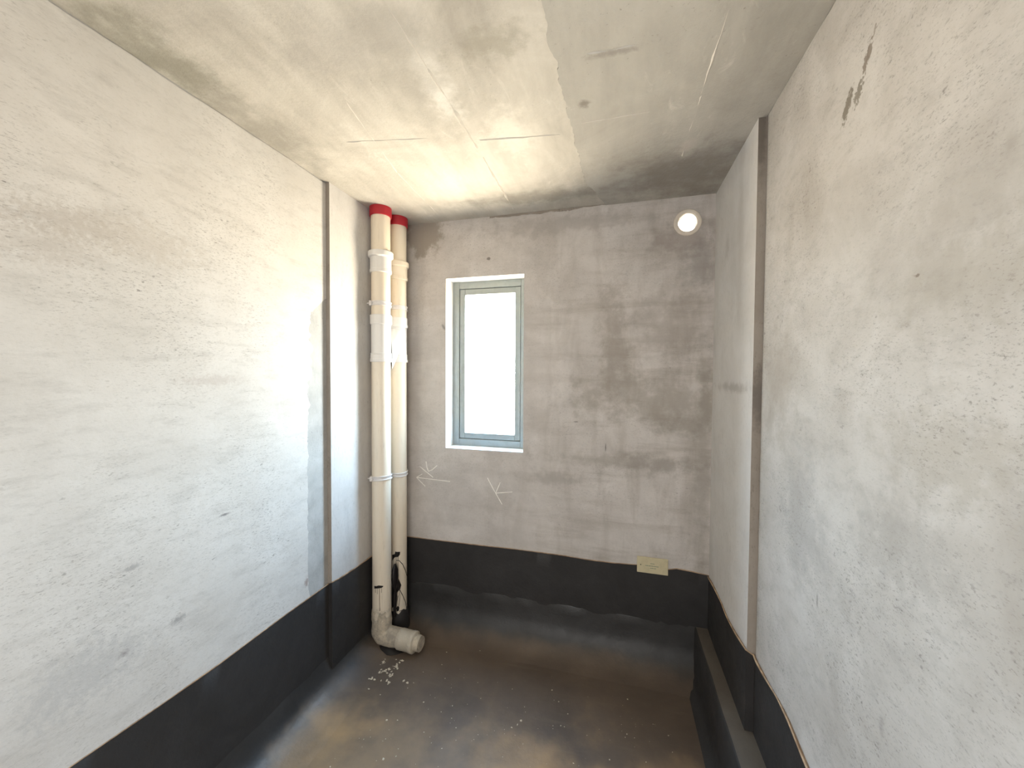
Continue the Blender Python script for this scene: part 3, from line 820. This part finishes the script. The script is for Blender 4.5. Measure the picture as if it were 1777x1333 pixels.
# elbow, swollen with mortar, then tape-wrapped coupling and broken end cap
ax_dir = on(728, 1117, 2, AX) - Vector((FX, FYY, AX))
ax_dir = Vector((ax_dir.x, ax_dir.y, 0)).normalized()
E0 = Vector((FX, FYY, AX))
path, rad = [], []
for i in range(6): path.append(E0 + Vector((0, 0, .18 - .029 * i))); rad.append((.0604, .0608, .0615, .0625, .063, .063)[i])
BR = .030
for i in range(1, 9):
    t = math.pi / 2 * i / 8
    path.append(E0 + Vector((0, 0, BR)) + ax_dir * BR * (1 - math.cos(t)) - Vector((0, 0, BR * math.sin(t)))); rad.append(.063)
for d, r_ in ((.055, .061), (.09, .0595), (.13, .060), (.15, .061)): path.append(E0 + ax_dir * d); rad.append(r_)
bm = bmesh.new(); sweep(bm, path, rad, 40, True, .0065, 22)
tag(link('elbow', bm, m_mortar, front, True, .9), 'elbow rough with grey mortar')
bm = bmesh.new()
sweep(bm, [E0 + ax_dir * d for d in (.140, .146, .168, .172, .225, .229, .240, .252, .256, .262)], [.060, .0632, .0635, .0625, .0625, .0642, .0655, .0655, .063, .049], 40, True, .0012, 30)
link('end_coupling', bm, m_pvclow, front, True, .5)
bm = bmesh.new()
sweep(bm, [E0 + ax_dir * d for d in (.255, .280, .298, .300, .290)], [.0475, .048, .047, .040, .034], 32, True, .0035, 40)
cap_o = link('end_cap', bm, m_mortar, front, True, .6)
# black hump modelled in place of the shadow under the elbow
bm = bmesh.new()
cols = []
for j in range(6):
    cols.append([bm.verts.new((FX + .035 + (.15 - .012 * j) * math.cos(2 * math.pi * i / 30) * (1 + .15 * noise.noise(Vector((i * .7, j, 1)))), FYY - .02 + (.082 - .009 * j) * math.sin(2 * math.pi * i / 30), -.002 + .0055 * j)) for i in range(30)])
for a, b in zip(cols, cols[1:]):
    for i in range(30): bm.faces.new((a[i], a[(i + 1) % 30], b[(i + 1) % 30], b[i]))
bm.faces.new(cols[-1])
tag(link('shadow_bed', bm, m_dark, front, True, .9), 'black hump standing for the shadow under the elbow')

back = empty('vent_pipe', (BX, BYY, 0))
tag(back, 'cream stack pipe against the back wall, farther of the two, smeared with black bitumen', 'pipe')
shaft(back, BX, BYY, 0.0, ZC - .001, m_pvc)
collar(back, BX, BYY, ZC - .0005, B(389), m_red)
coupling(back, BX, BYY, B(452), B(484), ring=.077, ring_h=.034, mat=m_pvc)
coupling(back, BX, BYY, B(550), B(568), ring=.0665, ring_h=.060)
bm = bmesh.new(); lathe(bm, BX, BYY, [(PR + .0016, B(566)), (PR + .0016, B(615))]); fit = link('fitting_sleeve', bm, m_pvcw, back, True)
coupling(back, BX, BYY, B(615), B(629), ring=.0672, ring_h=.010, r=.0665)
clamp(back, BX, BYY, B(534), .003, -.6)
clamp(back, BX, BYY, B(823), -.008, -.6)
# slanting branch that joins the two stacks
bm = bmesh.new()
p0, p1 = Vector((FX + .004, FYY, F(648))), Vector((BX + .010, BYY - .010, B(574)))
sweep(bm, [p0, p0.lerp(p1, .25), p0.lerp(p1, .5), p0.lerp(p1, .8), p1 + Vector((.004, -.02, 0))], [.050, .054, .056, .056, .048], 36)
branch = link('slanting_branch', bm, m_pvcw, back)
def cut_front(o, r):
    bc = bmesh.new(); sweep(bc, [(FX, FYY, 0), (FX, FYY, ZC)], [r, r], 48)
    boolean(o, [link('cut', bc, m_pvcw)])
    for p in o.data.polygons: p.use_smooth = True
    o.data.set_sharp_from_angle(angle=.7)
cut_front(branch, .0702)

# bitumen splashes and runs on the pipes
def splash(root, cx, cy, polys, runs, mat, matrun):
    bm = bmesh.new()
    for poly in polys:
        out = []
        for i, (a, b) in enumerate(zip(poly, poly[1:] + poly[:1])):
            for t in (0, .5): out.append((a[0] + (b[0] - a[0]) * t + (.25 * math.sin(i * 5 + a[1]) if t else 0), a[1] + (b[1] - a[1]) * t))
        c0 = (sum(p[0] for p in out) / len(out), sum(p[1] for p in out) / len(out))
        lo = [bm.verts.new(on_cyl(*p, cx, cy, PR + .0004)) for p in out]
        mi = [bm.verts.new(on_cyl(c0[0] + (p[0] - c0[0]) * .88, c0[1] + (p[1] - c0[1]) * .88, cx, cy, PR + .003)) for p in out]
        ce = bm.verts.new(on_cyl(*c0, cx, cy, PR + .0042))
        n = len(out)
        for i in range(n):
            bm.faces.new((lo[i], lo[(i + 1) % n], mi[(i + 1) % n], mi[i])); bm.faces.new((mi[i], mi[(i + 1) % n], ce))
    tag(link('bitumen_splash', bm, mat, root, True, .9), 'black bitumen splash')
    bm = bmesh.new()
    for (pp, w) in runs:
        q = []
        for a, b in zip(pp, pp[1:]):
            for i in range(6): q.append(on_cyl(a[0] + (b[0] - a[0]) * i / 6, a[1] + (b[1] - a[1]) * i / 6, cx, cy, PR + .0006))
        q.append(on_cyl(*pp[-1], cx, cy, PR + .0006))
        sweep(bm, q, [w * (1 + .25 * noise.noise(p * 50)) for p in q], 6)
    tag(link('bitumen_run', bm, matrun, root, True, .9), 'thin dark run of bitumen')
Q = lambda l: [(640 + x / 8.33, 940 + y / 8.33) for x, y in l]
splash(front, FX, FYY, [Q([(78, 640), (110, 645), (140, 634), (208, 640), (205, 655), (180, 672), (130, 678), (78, 680)])],
       [(Q([(98, 680), (97, 738)]), .0012), (Q([(125, 680), (124, 760)]), .0012), (Q([(152, 680), (155, 850), (160, 1005)]), .0017), (Q([(185, 675), (183, 740)]), .0012)], m_dark, m_stainline)
splash(back, BX, BYY,
       [Q([(338, 190), (375, 180), (385, 142), (405, 150), (455, 148), (450, 185), (425, 222), (385, 225), (360, 240), (338, 280)]),
        Q([(345, 450), (385, 405), (395, 430), (425, 445), (420, 465), (350, 470)]),
        Q([(335, 480), (385, 470), (420, 520), (450, 580), (470, 630), (455, 690), (415, 730), (395, 800), (385, 930), (335, 960)]),
        Q([(395, 960), (420, 930), (442, 950), (435, 1000), (405, 1010)])],
       [(Q([(397, 225), (395, 420)]), .0016), (Q([(422, 222), (425, 580)]), .0016), (Q([(400, 272), (440, 275), (490, 330), (530, 420), (550, 490)]), .0022),
        (Q([(445, 700), (450, 800), (435, 940)]), .0016), (Q([(450, 700), (500, 800), (530, 880), (548, 970)]), .0022), (Q([(425, 780), (395, 900)]), .0014), (Q([(440, 1010), (470, 995), (490, 1010)]), .0018)], m_dark, m_dark)
# bitumen heaped round the foot of the farther pipe
bm = bmesh.new(); cols = []
for j in range(9):
    rr, zz = [(.082, -.002), (.081, .015), (.080, .035), (.078, .060), (.075, .085), (.072, .105), (.067, .125), (.064, .140), (PR - .001, .146)][j]
    cols.append([bm.verts.new((BX + rr * (1 + .08 * noise.noise(Vector((math.cos(i * .196) * 2, math.sin(i * .196) * 2, j * .4)))) * math.cos(2 * math.pi * i / 32), BYY + rr * math.sin(2 * math.pi * i / 32), max(-.002, zz * (1 + .35 * noise.noise(Vector((math.cos(i * .196) * 1.5, math.sin(i * .196) * 1.5, 7))))))) for i in range(32)])
for a, b in zip(cols, cols[1:]):
    for i in range(32): bm.faces.new((a[i], a[(i + 1) % 32], b[(i + 1) % 32], b[i]))
tag(link('bitumen_collar', bm, m_tar, back, True, .9), 'black bitumen heaped round the foot of the pipe')
# lump of bitumen bridging the two pipes
bm = bmesh.new()
c_ = on_cyl(676, 1010, FX, FYY, PR)
cols = []
for j in range(13):
    t = j / 12; z = F(995) + (F(1090) - F(995)) * t
    r_ = .020 * math.sin(math.pi * min(1, t * 1.6 + .12)) if t < .55 else .013 * (1 - t) + .006
    cx_, cy_ = FX + .052 + .006 * noise.noise(Vector((1, 2, t * 4))), FYY + .075
    cols.append([bm.verts.new((cx_ + r_ * math.cos(2 * math.pi * i / 14) * (1 + .3 * noise.noise(Vector((i, t * 5, 2)))), cy_ + r_ * 1.6 * math.sin(2 * math.pi * i / 14), z)) for i in range(14)])
for a, b in zip(cols, cols[1:]):
    for i in range(14): bm.faces.new((a[i], a[(i + 1) % 14], b[(i + 1) % 14], b[i]))
bm.faces.new(cols[0]); bm.faces.new(cols[-1])
lump = tag(link('bitumen_lump', bm, m_dark, back), 'lump of black bitumen between the pipes')
cut_front(lump, PR + .0012)

# ---------------------------------------------------------------- crumbs and specks on the slab
def crumbs(name, spots, label, cat):
    bm = bmesh.new()
    for (p, s) in spots:
        m0 = len(bm.verts)
        r = bmesh.ops.create_icosphere(bm, subdivisions=1, radius=s)
        k = (rnd.uniform(.6, 1.6), rnd.uniform(.6, 1.6), rnd.uniform(.25, .5))
        for v in r['verts']:
            j = rnd.uniform(.6, 1.3)
            v.co = Vector((p.x + v.co.x * k[0] * j, p.y + v.co.y * k[1] * j, p.z + s * .25 + v.co.z * k[2] * j))
    o = link(name, bm, m_crumb)
    return tag(o, label, cat, None, 'stuff')
sp = []
anchors = [(655, 1152, 20), (664, 1150, 14), (645, 1176, 14), (660, 1166, 16), (676, 1173, 12), (694, 1148, 8), (688, 1158, 8), (678, 1165, 8), (672, 1181, 8), (640, 1177, 8), (700, 1183, 3), (652, 1160, 12)]
for (x, y, n) in anchors:
    for _ in range(n):
        sp.append((on(x + rnd.gauss(0, 3.5), y + rnd.gauss(0, 2.6), 2, 0.0), rnd.uniform(.0026, .0075)))
crumbs('plaster_crumbs', sp, 'cream plaster crumbs scattered on the floor before the elbow', 'debris')
sp = []
for _ in range(150):
    x, y = rnd.uniform(560, 1180), rnd.uniform(1150, 1333)
    p = on(x, y, 2, 0.0)
    if p.x < -1.25 or p.x > .38 or p.y > 2.15: continue
    sp.append((p, rnd.choice((.0010, .0014, .0018, .0024))))
for (x, y, s) in [(833, 1130, .006), (841, 1119, .003), (775, 1132, .003), (1089, 1214, .005), (904, 1251, .005), (898, 1258, .004), (888, 1263, .004), (785, 1225, .003), (671, 1250, .005), (690, 1250, .004), (958, 1198, .004), (735, 1219, .004), (640, 1196, .004), (660, 1206, .003), (665, 1318, .006), (1085, 1280, .003)]:
    sp.append((on(x, y, 2, 0.0), s))
crumbs('floor_specks', sp, 'pale specks of plaster dust scattered over the dark floor', 'debris')
